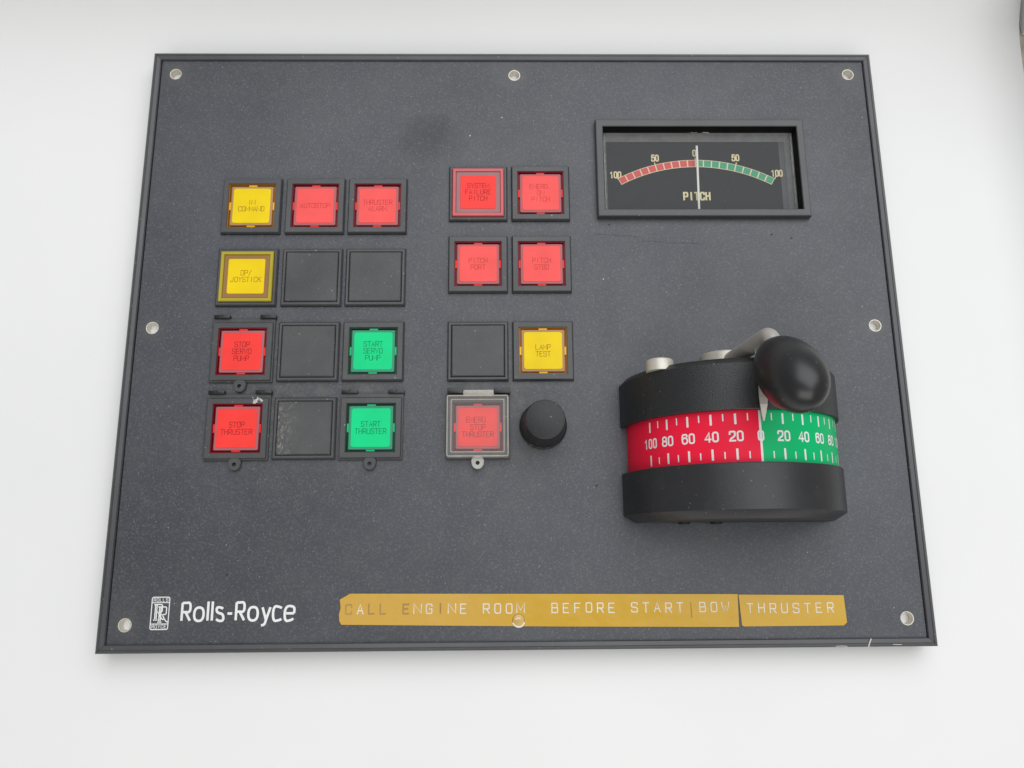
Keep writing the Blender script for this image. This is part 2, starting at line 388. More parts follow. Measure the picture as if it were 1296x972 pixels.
def ribbon(bm, pts, closed, prof, place, cap=True):
    """prof: cross-section [(side, height)]; place(x, y, z) -> 3-D point"""
    n = len(pts); wmax = max(abs(s) for s, _ in prof)
    V = [Vector(p) for p in pts]
    if not closed and cap:
        V[0] = V[0] + (V[0] - V[1]).normalized() * wmax * .8
        V[-1] = V[-1] + (V[-1] - V[-2]).normalized() * wmax * .8
    rows = []
    for i in range(n):
        if closed: a, b = V[i] - V[i - 1], V[(i + 1) % n] - V[i]
        else:
            a = V[i] - V[i - 1] if i else V[1] - V[0]
            b = V[i + 1] - V[i] if i < n - 1 else a
            if not i: a = b
        a = a.normalized(); b = b.normalized()
        t = a + b
        if t.length < 1e-3: t = a
        t.normalize(); nrm = Vector((-t.y, t.x))
        k = 1 / max(.72, abs(nrm.dot(Vector((-a.y, a.x)))))
        rows.append([bm.verts.new(place(V[i].x + nrm.x * s * k, V[i].y + nrm.y * s * k, h)) for s, h in prof])
    m = n if closed else n - 1
    for i in range(m):
        A, B = rows[i], rows[(i + 1) % n]
        for j in range(len(prof) - 1):
            bm.faces.new((A[j + 1], A[j], B[j], B[j + 1]))
def text(bm, s, x, y, h, wd, pitch, sw, place=None, prof=None, adv=None, cap=True, jitter=0, slant=0):
    """s centred on x if adv is None; baseline y; h letter height; wd letter width; pitch advance"""
    place = place or (lambda a, b, c: (a, b, c))
    x0 = x if adv else x - (pitch * (len(s) - 1)) / 2 - wd / 2
    k = 0
    for i, ch in enumerate(s):
        if ch != ' ':
            dy = random.uniform(-jitter, jitter)
            we = wd * (1.3 if ch in 'MNW' and not adv else 1.0)
            for pts, closed, smooth in G[ch]:
                p = [(x0 + (wd - we) / 2 + q[0] / 4 * we + slant * q[1] / 6 * h, y + dy + q[1] / 6 * h) for q in pts]
                if smooth: p = chaikin(p, closed)
                dz = (k % 4) * 0.006; k += 1
                pr = [(a, b + dz) for a, b in (prof or [(-sw / 2, 0), (sw / 2, 0)])]
                ribbon(bm, p, closed, pr, place, cap)
        x0 += (adv[ch] * wd if adv else pitch)

# ------------------------------------------------------------------ setting
def struct(name, bm, mat, smooth=False):
    o = link(name, bm, mat, None, smooth=smooth, scale=False); o['kind'] = 'structure'; return o
SHX = 0.2318; SHY = 0.159
bm = bmesh.new()
prof = [(-0.75, 0.0)]
y = -0.75
while y < SHY: y += 0.05; prof.append((min(y, SHY), 0.0))
R0 = 0.045
for k in range(1, 13):
    a = math.radians(86 * k / 12); prof.append((SHY + R0 * math.sin(a), R0 * (1 - math.cos(a))))
ye, ze = prof[-1]
for k in range(1, 4): prof.append((ye + 0.001 * k, ze + 0.015 * k))
xs = [-0.75 + 0.05 * i for i in range(20)] + [SHX]
rows = []
for (py, pz) in prof:
    rows.append([bm.verts.new((x + (0.0012 * math.sin(py * 40) if x > 0.2 else 0), py, pz)) for x in xs])
for a, b in zip(rows[:-1], rows[1:]):
    for i in range(len(xs) - 1): bm.faces.new((a[i], a[i + 1], b[i + 1], b[i]))
paper_o = struct('paper_backdrop', bm, M['paper'], 'all')
so = paper_o.modifiers.new('thickness', 'SOLIDIFY'); so.thickness = 0.0006; so.offset = -1
bm = bmesh.new(); box(bm, -1.2, 1.2, -1.0, 0.30, -0.04, -0.002); struct('tabletop', bm, M['table'])
bm = bmesh.new(); box(bm, SHX + 0.0025, 0.9, SHY + 0.004, SHY + 0.03, -0.0015, 0.10)
struct('wall', bm, M['wall'])

# ------------------------------------------------------------------ control panel
P = bpy.data.objects.new('control_panel', None); C.objects.link(P); P.location = (0, 0, LIFT)
P.empty_display_size = 0.02
P['label'] = 'dark grey thruster control panel with coloured push buttons, gauge and lever on white paper'
P['category'] = 'control panel'

HOLES = [(-139.6, -89.4), (-139.6, 23.3), (-139.6, 135.4), (4.3, 135.0), (147.9, 135.6), (147.9, 23.3), (147.9, -89.4)]
PX0, PX1, PY0, PY1 = -145.6, 154.4, -96.3, 141.7
def plate_mesh():
    cu = bpy.data.curves.new('plate_outline', 'CURVE'); cu.dimensions = '2D'; cu.fill_mode = 'BOTH'; cu.extrude = 1.5 * MM
    def spl(pts):
        s = cu.splines.new('POLY'); s.points.add(len(pts) - 1); s.use_cyclic_u = True
        for i, (a, b) in enumerate(pts): s.points[i].co = (a * MM, b * MM, 0, 1)
    spl([(PX0, PY0), (PX1, PY0), (PX1, PY1), (PX0, PY1)])
    for hx, hy in HOLES: spl([(hx + 2.35 * math.cos(a * math.pi / 14), hy + 2.35 * math.sin(a * math.pi / 14)) for a in range(28)])
    spl([(41.0, 72.0), (122.6, 72.0), (122.6, 110.0), (41.0, 110.0)])
    tmp = bpy.data.objects.new('tmp', cu); C.objects.link(tmp)
    bpy.context.view_layer.update()
    me = bpy.data.meshes.new_from_object(tmp.evaluated_get(bpy.context.evaluated_depsgraph_get()))
    bpy.data.objects.remove(tmp); bpy.data.curves.remove(cu)
    me.name = 'face_plate'
    for v in me.vertices: v.co.z -= 1.5 * MM
    me.materials.clear(); me.materials.append(M['panel'])
    for p in me.polygons: p.use_smooth = False
    return me
fp = bpy.data.objects.new('face_plate', plate_mesh()); C.objects.link(fp); fp.parent = P

b = bmesh.new()
def plate_mark(pts, wd):
    ribbon(b, pts, False, [(-wd / 2, .012), (wd / 2, .012)], lambda x, y, z: (x, y, z))
for x0, y0, x1, y1 in ((36, 62.6, 54, 61.4), (56, 59.4, 80, 58.2)):
    n = 7; pts = [(x0 + (x1 - x0) * k / n, y0 + (y1 - y0) * k / n + random.gauss(0, .12)) for k in range(n + 1)]; plate_mark(pts, .16)
for x, y_ in ((42.5, 66.5), (109, 62.0), (117, 60.5), (34, -40), (-104, -72)):
    plate_mark([(x, y_), (x + .5, y_ + .35)], .55)
fm = link('surface_marks', b, M['mark'], fp); fm['kind'] = 'stuff'
# bare metal sleeves of the mounting holes
def sleeve():
    b = bmesh.new()
    loft(b, [[(r * math.cos(a * math.pi / 14), r * math.sin(a * math.pi / 14), z) for a in range(28)]
             for r, z in ((2.33, -3.2), (2.33, -0.25), (2.50, 0.03), (2.22, 0.02), (1.98, -0.35), (1.98, -3.2))], closed_loop=True)
    return b
first = None
for i, (hx, hy) in enumerate(HOLES):
    if first is None: o = first = link('mounting_hole', sleeve(), M['alu'], P, (hx, hy, 0), smooth=40)
    else: o = first.copy(); C.objects.link(o); o.parent = P; o.location = (hx * MM, hy * MM, 0)
o['label'] = 'bare metal mounting hole'
sleeves = [h for h in P.children if h.name.startswith('mounting_hole')]
first = None
for h in sleeves:
    if first is None:
        b = bmesh.new(); lathe(b, [(1.97, -4.4), (1.97, -3.15)], 28); first = link('paper_stand_in', b, M['hole_floor'], h)  # added disc in place of the bright paper seen through the hole
    else: o = first.copy(); C.objects.link(o); o.parent = h
# trim strips with mitred corners
TX0, TX1, TY0, TY1 = -148.9, 157.6, -99.2, 144.7
tprof = [(3.0, -3.0), (3.0, 0.55), (2.7, 0.95), (1.3, 1.25), (1.1, 1.5), (0.5, 1.5), (0.0, 1.0), (0.0, -5.5)]
def rectpt(off): return [(TX0 + off, TY0 + off), (TX1 - off, TY0 + off), (TX1 - off, TY1 - off), (TX0 + off, TY1 - off)]
for k in range(4):
    b = bmesh.new(); ends = []
    for e in (k, (k + 1) % 4):
        ends.append([b.verts.new((*rectpt(o_)[e], z)) for o_, z in tprof])
    A, B = ends
    d = (B[0].co - A[0].co).normalized()
    for v in A: v.co += d * 0.07
    for v in B: v.co -= d * 0.07
    n = len(tprof)
    for j in range(n): b.faces.new((A[j], A[(j + 1) % n], B[(j + 1) % n], B[j]))
    b.faces.new(A); b.faces.new(list(reversed(B)))
    link('trim_strip', b, M['trim'], P, recalc=True)
# scratch nicks on the lower trim
b = bmesh.new()
ribbon(b, [(133.0, -96.5), (132.4, -97.6), (131.9, -99.0)], False, [(-.25, 1.53), (.25, 1.53)], lambda x, y, z: (x, y, z))
ribbon(b, [(120, -98.9), (122, -98.8), (124, -98.95)], False, [(-.12, 1.53), (.12, 1.53)], lambda x, y, z: (x, y, z))
ribbon(b, [(141, -98.4), (144, -98.5)], False, [(-.12, 1.53), (.12, 1.53)], lambda x, y, z: (x, y, z))
link('scratch', b, M['scratch'], P)
# rear housing that carries the plate above the paper
b = bmesh.new(); box(b, -108, 118, -62, 112, -9, -6, .5, 2)
link('rear_housing', b, M['black'], P, smooth=30)

# ------------------------------------------------------------------ push buttons
HB = 12.0
def sq(h):
    return lambda off: [(h - off, -(h - off)), (h - off, h - off), (-(h - off), h - off), (-(h - off), -(h - off))]
def bezel_mesh(inner, top=2.0):
    b = bmesh.new(); d = HB - inner
    frame_ring(b, [(0.12, 1.0), (0.35, top - .2), (0.55, top), (d - .12, top), (d, top - .12), (d, 0.04), (.9, 0.04), (.9, 1.0)], sq(HB))
    return b
def shade_ring(o):  # black ring added under the bezel, shade of its sides as colour
    def bg_():
        b = bmesh.new(); frame_ring(b, [(0, .02), (0, .9), (.15, .98), (.88, .98), (.88, .02)], sq(HB)); return b
    part('shade_ring', 'shade_ring', bg_, M['black'], o)
def share(src, parent, loc=(0, 0, 0)):
    o = src.copy(); C.objects.link(o); o.parent = parent; o.location = [c * MM for c in loc]; return o
cache = {}
def part(name, key, build, mat, parent, loc=(0, 0, 0), smooth=False, recalc=True):
    if key in cache: return share(cache[key], parent, loc)
    o = link(name, build(), mat, parent, loc, smooth=smooth, recalc=recalc); cache[key] = o; return o
def b_well():
    b = bmesh.new(); box(b, -9.6, 9.6, -9.6, 9.6, 0.03, 0.35)
    frame_ring(b, [(0, .35), (0, 1.35), (.35, 1.35), (.45, .35)], sq(9.5)); return b
def b_cap():
    b = bmesh.new(); slab(b, rrect(8.45, 8.45, .5, 3), .36, 1.45, .2); return b
def b_plate():
    b = bmesh.new(); slab(b, rrect(7.55, 7.55, 1.0, 5), 1.44, 1.66, .12); return b
def b_tab():
    b = bmesh.new(); box(b, -1.7, 1.7, -.65, .55, .3, 1.15, .12, 1); return b
def lettering(name, lines, mat, parent, z, h=2.0, wd=1.12, pitch=1.54, lead=2.8, sw=.21, x=0, y=0):
    b = bmesh.new(); n = len(lines)
    y0 = y + (n - 1) * lead / 2 - h / 2
    for i, s in enumerate(lines): text(b, s, x, y0 - i * lead, h, wd, pitch, sw, place=lambda a, c, d: (a, c, d + z))
    return link(name, b, mat, parent)
def hinge_frame(parent, missing=True):
    def bf():
        b = bmesh.new()
        frame_ring(b, [(0, 0.03), (0, 1.0), (.15, 1.15), (1.5, 1.15), (1.6, .03)], lambda o: [(12.3 - o, -12.3 + o), (12.3 - o, 13.4 - o), (-12.3 + o, 13.4 - o), (-12.3 + o, -12.3 + o)])
        return b
    part('guard_frame', 'gframe', bf, M['bezel'], parent)
    def bh():
        b = bmesh.new(); box(b, -3.1, 3.1, -.75, .75, .03, 2.2, .25, 2)
        lathe(b, [(.75, -.15), (.75, .15)], 12, 'z', (0, 0, 2.1)); box(b, -.25, .25, -.8, .8, 2.0, 2.45, .1, 1)
        return b
    for sx in (-8.5, 9.6): part('hinge_knuckle', 'knuckle', bh, M['hinge'], parent, (sx, 14.0, 0), smooth=40)
def lug_build():
    b = bmesh.new()
    out, inn = [], []
    N = 24
    for k in range(N):
        a = 2 * math.pi * k / N
        x, yy = 2.35 * math.cos(a), 2.35 * math.sin(a)
        if yy > 0: x *= 1.0 + .35 * (yy / 2.35); yy *= 1.15
        out.append((x, yy)); inn.append((.8 * math.cos(a), .8 * math.sin(a)))
    z0, z1 = .02, 1.8
    A = [[(x, y_, z0) for x, y_ in out], [(x, y_, z1 - .2) for x, y_ in out], [(x * .92, y_ * .92, z1) for x, y_ in out],
         [(x, y_, z1) for x, y_ in inn], [(x, y_, z0) for x, y_ in inn]]
    loft(b, A, closed_loop=True); return b
GRP = 'illuminated push buttons of the panel'
def push_button(x, y, colour, lines, label, style='deep', faint=False, hinge=False, ymod=1.0, textkw=None):
    tw = textkw or {}
    if style == 'deep':
        o = part('push_button', 'bz', lambda: bezel_mesh(9.5), M['bezel'], P, (x, y, 0))
        part('lens_well', 'well' + colour, b_well, M[colour + '_well'], o)
        part('button_cap', 'cap' + colour, b_cap, M[colour + '_rim'], o)
        part('legend_plate', 'plate' + colour + str(faint), b_plate, M['red_sheen'] if (faint and colour == 'red') else M[colour + '_plate'], o)
        for k, (tx, ty) in enumerate(((0, -8.95), (8.95, 0), (0, 8.95), (-8.95, 0))):
            tb = part('clip_tab', 'tab' + colour, b_tab, M[colour + '_tab'], o, (tx, ty, 0)); tb.rotation_euler.z = k * math.pi / 2
        zt = 1.675
    else:                                    # wide cap with a clouded raised rim
        o = part('push_button', 'bzw', lambda: bezel_mesh(10.6, 1.7), M['bezel'], P, (x, y, 0))
        def rim():
            b = bmesh.new(); frame_ring(b, [(0, .1), (0, 2.5), (.25, 2.75), (1.2, 2.75), (1.35, 2.55), (1.45, .1)], sq(10.45)); return b
        part('lens_rim', 'lrim' + colour, rim, M[colour + '_lens'], o)
        def band():
            b = bmesh.new(); slab(b, rrect(9.0, 9.0, .2, 2), .1, 2.3, .15); return b
        part('button_cap', 'band' + colour, band, M['yellow_band'] if colour == 'yellow' else M['red_bandm'], o)
        def pl():
            b = bmesh.new(); slab(b, rrect(7.3, 7.3, .7, 4), 2.29, 2.5, .12); return b
        part('legend_plate', 'wpl' + colour, pl, M['red_plate' if colour == 'red' else 'yellow_plate'], o)
        zt = 2.515
    shade_ring(o)
    ink = M['red_faint'] if (faint and colour == 'red') else M[colour + '_ink']
    if hinge:
        hinge_frame(o)
        part('locking_lug', 'lug', lug_build, M['bezel'], o, (0, -13.9, 0), smooth=40)
    lettering('lettering', lines, ink, o, zt, **tw)
    o['label'] = label
    return o
def blank(x, y, label, worn=False):
    o = part('blank_cover', 'bzb', lambda: bezel_mesh(10.6, 1.7), M['bezel'], P, (x, y, 0))
    def cap():
        b = bmesh.new()
        loft(b, [[(px, py, z) for px, py in rrect(h, h, .35, 2)] for h, z in ((10.38, .1), (10.38, 1.7), (10.1, 2.1), (9.85, 2.25))], True); return b
    def floor_():
        b = bmesh.new(); box(b, -10.7, 10.7, -10.7, 10.7, .02, .5); return b
    shade_ring(o)
    part('cap', 'blankcap' + str(worn), cap, M['blank_worn'] if worn else M['blank'], o)
    part('groove', 'groove', floor_, M['hole'], o)
    o['label'] = label
def worn_material():
    m = M['blank'].copy(); m.name = 'worn_blank_plastic'; t = m.node_tree; p = t.nodes["Principled BSDF"]
    old = p.inputs['Base Color'].links[0].from_socket
    tc = node(t, 'ShaderNodeTexCoord'); mp = node(t, 'ShaderNodeMapping'); t.links.new(tc.outputs['Object'], mp.inputs[0])
    mp.inputs['Scale'].default_value = (1, .45, 1)
    s = node(t, 'ShaderNodeSeparateXYZ'); t.links.new(tc.outputs['Object'], s.inputs[0])
    edge = node(t, 'ShaderNodeMapRange'); t.links.new(s.outputs[0], edge.inputs[0]); edge.inputs[1].default_value = -.0105; edge.inputs[2].default_value = -.002
    edge.inputs[3].default_value = 1; edge.inputs[4].default_value = 0
    n = ramp(t, noise(t, 1500, 6, .75, mp.outputs[0]), .50, .66)
    c = mixc(t, math_(t, 'MULTIPLY', math_(t, 'MULTIPLY', n, edge.outputs[0]), .55), old, (.52, .49, .40))
    t.links.new(c, p.inputs['Base Color']); return m
M['blank_worn'] = worn_material()

XC = (-103.3, -77.5, -52.1, -11.0, 14.6)
RY = (74.5, 43.9, 13.2, -17.2); RR = (80.0, 49.2, 13.1, -17.2)
push_button(XC[0], RY[0], 'yellow', ['IN', 'COMMAND'], 'yellow button engraved IN COMMAND')
push_button(XC[1], RY[0], 'red', ['AUTOSTOP'], 'red button engraved AUTOSTOP', faint=True)
push_button(XC[2], RY[0], 'red', ['THRUSTER', 'ALARM'], 'red button engraved THRUSTER ALARM', faint=True)
push_button(XC[0], RY[1], 'yellow', ['DP/', 'JOYSTICK'], 'yellow button with clouded raised rim engraved DP/JOYSTICK', style='wide')
blank(XC[1], RY[1], 'blank grey cover in the middle of the second row')
blank(XC[2], RY[1], 'blank grey cover at the right end of the second row')
push_button(XC[0], RY[2], 'red', ['STOP', 'SERVO', 'PUMP'], 'red hinged button engraved STOP SERVO PUMP', hinge=True)
blank(XC[1], RY[2], 'blank grey cover between the two servo pump buttons')
push_button(XC[2], RY[2], 'green', ['START', 'SERVO', 'PUMP'], 'green button engraved START SERVO PUMP')
st = push_button(XC[0], RY[3], 'red', ['STOP', 'THRUSTER'], 'red hinged button engraved STOP THRUSTER', hinge=True)
blank(XC[1], RY[3], 'blank grey cover scuffed pale on its left side', worn=True)
push_button(XC[2], RY[3], 'green', ['START', 'THRUSTER'], 'green hinged button engraved START THRUSTER', hinge=True)
push_button(XC[3], RR[0], 'red', ['SYSTEM', 'FAILURE', 'PITCH'], 'red button with clouded raised rim engraved SYSTEM FAILURE PITCH', style='wide')
push_button(XC[4], RR[0], 'red', ['EMERG.', 'ON', 'PITCH'], 'red button engraved EMERG. ON PITCH', faint=True)
push_button(XC[3], RR[1], 'red', ['PITCH', 'PORT'], 'red button engraved PITCH PORT', faint=True)
push_button(XC[4], RR[1], 'red', ['PITCH', 'STBD'], 'red button engraved PITCH STBD', faint=True)
blank(XC[3], RR[2], 'blank grey cover left of the lamp test button')
push_button(XC[4], RR[2], 'yellow', ['LAMP', 'TEST'], 'yellow button engraved LAMP TEST')
# flaked glue left on the stop thruster button
b = bmesh.new()
for k in range(16):
    cx, cy = random.uniform(5.6, 9.2), random.uniform(9.8, 12.4); r = random.uniform(.18, .6)
    vs = [b.verts.new((cx + r * random.uniform(.5, 1.2) * math.cos(a), cy + r * random.uniform(.5, 1.2) * math.sin(a), 2.02 + .006 * k)) for a in [i * math.pi / 3 for i in range(6)]]
    b.faces.new(vs)
o = link('glue_residue', b, M['scratch'], st); o['kind'] = 'stuff'

# guarded emergency stop button
g = push_button(XC[3], RR[3], 'red', ['EMERG.', 'STOP', 'THRUSTER'], 'red button engraved EMERG. STOP THRUSTER under a frosted clear guard', textkw=dict(h=2.05, lead=2.85))
hinge_frame(g)
b = bmesh.new()
frame_ring(b, [(0, 1.2), (0, 5.0), (.2, 5.35), (.62, 5.35), (.7, 5.05), (.6, 5.0), (.6, 1.2)], lambda o: rrect(11.95 - o, 12.0 - o, 1.0 - min(o, .9), 4))
gr = link('guard_wall', b, M['guard_rim'], g, smooth=40, recalc=True)
b = bmesh.new(); slab(b, rrect(11.22, 11.27, .3, 3), 4.80, 5.22, .15, True)
link('guard_window', b, M['guard'], g, recalc=True)
b = bmesh.new(); frame_ring(b, [(0, 5.23), (.08, 5.45), (.34, 5.45), (.42, 5.23)], lambda o: rrect(10.3 - o, 10.3 - o, .5, 3))
link('guard_bead', b, M['guard_rim'], g, recalc=True)
b = bmesh.new(); box(b, -5.6, 6.2, 11.7, 13.9, 3.6, 5.3, .4, 2)
link('guard_hinge_bar', b, M['guard_rim'], g, smooth=40)
for sx in (-8.6, 9.4):
    b = bmesh.new(); box(b, sx - 3, sx + 3, 12.6, 14.9, 0.05, 4.8, .3, 2); link('hinge_knuckle', b, M['hinge'], g, smooth=40)
part('locking_lug', 'luglight', lug_build, M['lugclear'], g, (0, -14.0, 1.6), smooth=40)

# ------------------------------------------------------------------ rotary knob
b = bmesh.new()
N = 72; rings = []
for r, z, fl in ((9.1, .05, 0), (9.2, .5, 0), (9.15, 1.6, 0), (8.85, 1.9, .9), (7.75, 12.6, .35), (7.65, 13.6, 0), (7.55, 14.6, 0), (7.35, 15.15, 0), (7.0, 15.3, 0)):
    ring = []
    for k in range(N):
        a = 2 * math.pi * k / N
        rr = r - fl * .28 * (0.5 + 0.5 * math.cos(18 * a))
        ring.append((rr * math.cos(a), rr * math.sin(a), z))
    rings.append(ring)
loft(b, rings, True, True)
o = link('rotary_knob', b, M['knob'], P, (14.2, -16.7, 0), smooth=30); o['label'] = 'black round dimmer knob'

# ------------------------------------------------------------------ pitch gauge
GX0, GX1, GY0, GY1 = 37.85, 125.45, 69.1, 112.7
def grect(off): return [(GX0 + off, GY0 + off), (GX1 - off, GY0 + off), (GX1 - off, GY1 - off), (GX0 + off, GY1 - off)]
b = bmesh.new()
frame_ring(b, [(0, .03), (0, 2.3), (.25, 2.9), (.55, 3.0), (2.85, 3.0), (3.15, 2.75), (3.25, 1.0), (3.25, -8.4), (2.9, -8.4), (2.9, .03)], grect)
ga = link('pitch_gauge', b, M['trim'], P, recalc=True); ga['label'] = 'rectangular pitch gauge with red and green arc'
b = bmesh.new()
loft(b, [[(x, y, z) for x, y in grect(o)] for o, z in ((3.28, 2.5), (3.29, -2.3))], False)
link('inner_wall', b, M['hole'], ga)
ZD = -6.0
def dz(x, y): # positions measured on a plane at -3.5 carried to the dial plane
    k = (302.17 - ZD) / 305.67; return (-2.28 + (x + 2.28) * k, -65.61 + (y + 65.61) * k)
b = bmesh.new(); box(b, 40.9, 122.7, 71.9, 110.1, ZD - 1.4, ZD); link('dial', b, M['dial'], ga)
def drect(off): return [(41.2 + off, 72.4 + off), (122.2 - off, 72.4 + off), (122.2 - off, 109.4 - off), (41.2 + off, 109.4 - off)]
b = bmesh.new(); frame_ring(b, [(0.05, -2.4), (.9, -2.4), (2.2, ZD + .03), (0.05, ZD + .03)], drect)
link('window_edge', b, M['glass_edge'], ga, recalc=True)
b = bmesh.new(); box(b, 41.2, 122.2, 72.4, 109.45, -2.35, -1.6, .3, 1); link('window_glass', b, M['glass'], ga)
cxd, cyd = dz(80.5, 34.8); R1 = 62.75 * 1.008; R2 = R1 - 3.25
# circle through the measured outer ends and crown
ex, ey = dz(114.1, 89.0); tx_, ty_ = dz(80.5, 97.45); lx, ly = dz(47.2, 88.6)
hc = (ex - lx) / 2; sg = ty_ - (ey + ly) / 2; R1 = (hc * hc + sg * sg) / (2 * sg); cxd, cyd = (ex + lx) / 2, ty_ - R1; R2 = R1 - 3.3
AM = math.asin(hc / R1) - .004
def arcpt(a, r, z): return (cxd + r * math.sin(a), cyd + r * math.cos(a), z)
def arcseg(b, a0, a1, r0, r1, z, z0, n=3):
    T = [[b.verts.new(arcpt(a0 + (a1 - a0) * k / n, r, zz)) for k in range(n + 1)] for r, zz in ((r0, z0), (r0, z), (r1, z), (r1, z0))]
    for A, B in zip(T[:-1], T[1:]):
        for k in range(n): b.faces.new((A[k], A[k + 1], B[k + 1], B[k]))
    b.faces.new([T[0][0], T[1][0], T[2][0], T[3][0]]); b.faces.new([T[3][-1], T[2][-1], T[1][-1], T[0][-1]])
b = bmesh.new(); arcseg(b, -AM, AM, R2, R1, ZD + .06, ZD + .005, 60)
for a in (-AM, -AM / 2, 0, AM / 2, AM): arcseg(b, a - .0028, a + .0028, R1 - .2, R1 + 1.0, ZD + .07, ZD + .005, 1)
link('scale_outline', b, M['cream'], ga, recalc=True)
step = AM / 10
for k in range(20):
    a0 = -AM + k * step
    b = bmesh.new(); arcseg(b, a0 + .0038, a0 + step - .0038, R2 + .25, R1 - .25, ZD + .12, ZD + .062, 3)
    link('scale_segment', b, M['dial_red'] if k < 10 else M['dial_green'], ga, recalc=True)
b = bmesh.new()
pz = lambda a, c, d: (a, c, d + ZD + .05)
for s, mx, my in (('100', 46.6, 90.6), ('50', 63.6, 98.3), ('0', 80.4, 100.6), ('50', 97.8, 98.45), ('100', 114.9, 91.3)):
    X, Y = dz(mx, my)
    text(b, s, X, Y - 1.35, 2.7, 1.2, 1.66, .55, place=pz)
link('numerals', b, M['cream'], ga)
b = bmesh.new(); X, Y = dz(80.4, 80.9); text(b, 'PITCH', X, Y - 1.6, 3.2, 1.5, 2.35, .72, place=pz); link('lettering', b, M['cream'], ga)
b = bmesh.new()
ribbon(b, [(80.95, 73.6), (81.6, 103.9)], False, [(-.42, -3.6), (-.42, -3.2), (0, -3.0), (.42, -3.2), (.42, -3.6)], lambda x, y, z: (x, y, z), cap=False)
link('needle', b, M['needle'], ga)
# scuffs along the edge of the window
b = bmesh.new()
def scuff(x0, y0, x1, y1, n, ln, wd):
    for k in range(n):
        t = random.random(); x = x0 + (x1 - x0) * t + random.gauss(0, .12); y = y0 + (y1 - y0) * t + random.gauss(0, .12)
        d = Vector((x1 - x0, y1 - y0)).normalized() * random.uniform(.3, 1) * ln / 2
        d.rotate(Matrix.Rotation(random.gauss(0, .15), 2))
        ribbon(b, [(x - d.x, y - d.y), (x + d.x, y + d.y)], False, [(-wd / 2, -1.59 + .004 * k), (wd / 2, -1.59 + .004 * k)], lambda a, c, e: (a, c, e))
scuff(121.0, 74, 121.2, 108, 26, 3.2, .12); scuff(42.2, 74, 42.3, 108, 16, 2.4, .09); scuff(45, 73.2, 119, 73.2, 22, 4, .10)
scuff(78, 109.0, 86, 109.0, 6, 2.5, .22); scuff(44, 74.6, 47, 73.8, 4, 1.5, .2)
o = link('scuff_marks', b, M['scuff'], ga); o['kind'] = 'stuff'

# ------------------------------------------------------------------ lever housing (half drum, axis along y)
HX = 85.6; RI = 39.0; RO = 40.85; RX = -0.6
def drum_outline(r, n=64, foot=0.0):
    pts = [(r, foot)] + [(r * math.cos(math.pi * k / n), r * math.sin(math.pi * k / n)) for k in range(n + 1)] + [(-r, foot)]
    return pts
def drum(bm, prof, n=64):
    rings = []
    for r, y in prof:
        rings.append([(x + (RX if r > 39.5 or y > -2 or y < -51 else 0), y, z) for x, z in ([(r, -0.0)] + [(r * math.cos(math.pi * k / n), 0.04 + r * math.sin(math.pi * k / n)) for k in range(n + 1)] + [(-r, -0.0)])])
    loft(bm, rings, True, True)
hs_b = bmesh.new(); drum(hs_b, [(RI - .35, -50), (RI - .35, -3)])
hs = link('lever_housing', hs_b, M['black'], P, (HX, 0, .02), smooth=40, recalc=True)
hs['label'] = 'black half-drum lever housing with red and green scale band'
b = bmesh.new(); drum(b, [(RI - 1, -17.8), (RO - .15, -17.8), (RO, -17.55), (RO, -1.6), (RO - .25, -1.2), (RO - 1.9, 0.5), (RO - 2.2, 0.6)]); link('upper_ring', b, M['ring_top'], hs, smooth=30, recalc=True)
b = bmesh.new(); drum(b, [(RO - 5.0, -54.0), (RO - 4.4, -54.0), (RO - .2, -51.5), (RO, -51.2), (RO, -35.9), (RO - .2, -35.65), (RI - 1, -35.6)]); link('lower_ring', b, M['ring_low'], hs, smooth=30, recalc=True)
DA = 0.2089 / 2                     # one tick
def cyl(r): return lambda s, y, z: ((r + z) * math.sin(s), y, (r + z) * math.cos(s))
def band(a0, a1, n=30):
    b = bmesh.new(); c = cyl(RI)
    A = [b.verts.new(c(a0 + (a1 - a0) * k / n, -35.7, 0)) for k in range(n + 1)]; B = [b.verts.new(c(a0 + (a1 - a0) * k / n, -17.7, 0)) for k in range(n + 1)]
    for k in range(n): b.faces.new((A[k], A[k + 1], B[k + 1], B[k]))
    return b
link('red_scale', band(-math.pi / 2, 0), M['red_band'], hs, smooth='all')
link('green_scale', band(0, math.pi / 2), M['green_band'], hs, smooth='all')
b = bmesh.new(); c = cyl(RI + .06)
def tick(a, y0, y1, wd):
    h = wd / 2 / RI
    b.faces.new([b.verts.new(c(a - h, y0, 0)), b.verts.new(c(a + h, y0, 0)), b.verts.new(c(a + h, y1, 0)), b.verts.new(c(a - h, y1, 0))])
for k in range(-10, 11):
    if k == 0: tick(0, -35.4, -17.9, .75); continue
    a = k * DA
    if k % 2 == 0: tick(a, -34.7, -30.9, .74); tick(a, -22.6, -18.9, .74)
    else: tick(a, -34.3, -31.9, .42); tick(a, -21.4, -18.9, .42)
tk = link('tick_marks', b, M['white'], hs)
b = bmesh.new()
for k in range(-10, 11, 2):
    s = str(abs(k) * 10); x0 = k * DA * RI
    if k == 0:
        text(b, '0', 0, -28.2, 3.1, 1.75, 2.6, .6, place=lambda x, y, z: cyl(RI + .075)(x / RI, y, z)); continue
    text(b, s, x0, -28.2, 3.1, 1.8 if len(s) < 3 else 1.5, 2.55 if len(s) < 3 else 2.3, .6, place=lambda x, y, z: cyl(RI + .075)(x / RI, y, z))
link('numerals', b, M['white'], hs)
for sx in (-19.5, -7.5):
    b = bmesh.new(); lathe(b, [(2.2, 0), (2.2, -.5), (1.9, -.8), (1.0, -.8), (.9, -.3)], 20, 'y', (sx, -53.9, 4.0)); link('screw', b, M['black'], hs, smooth=40, recalc=True)
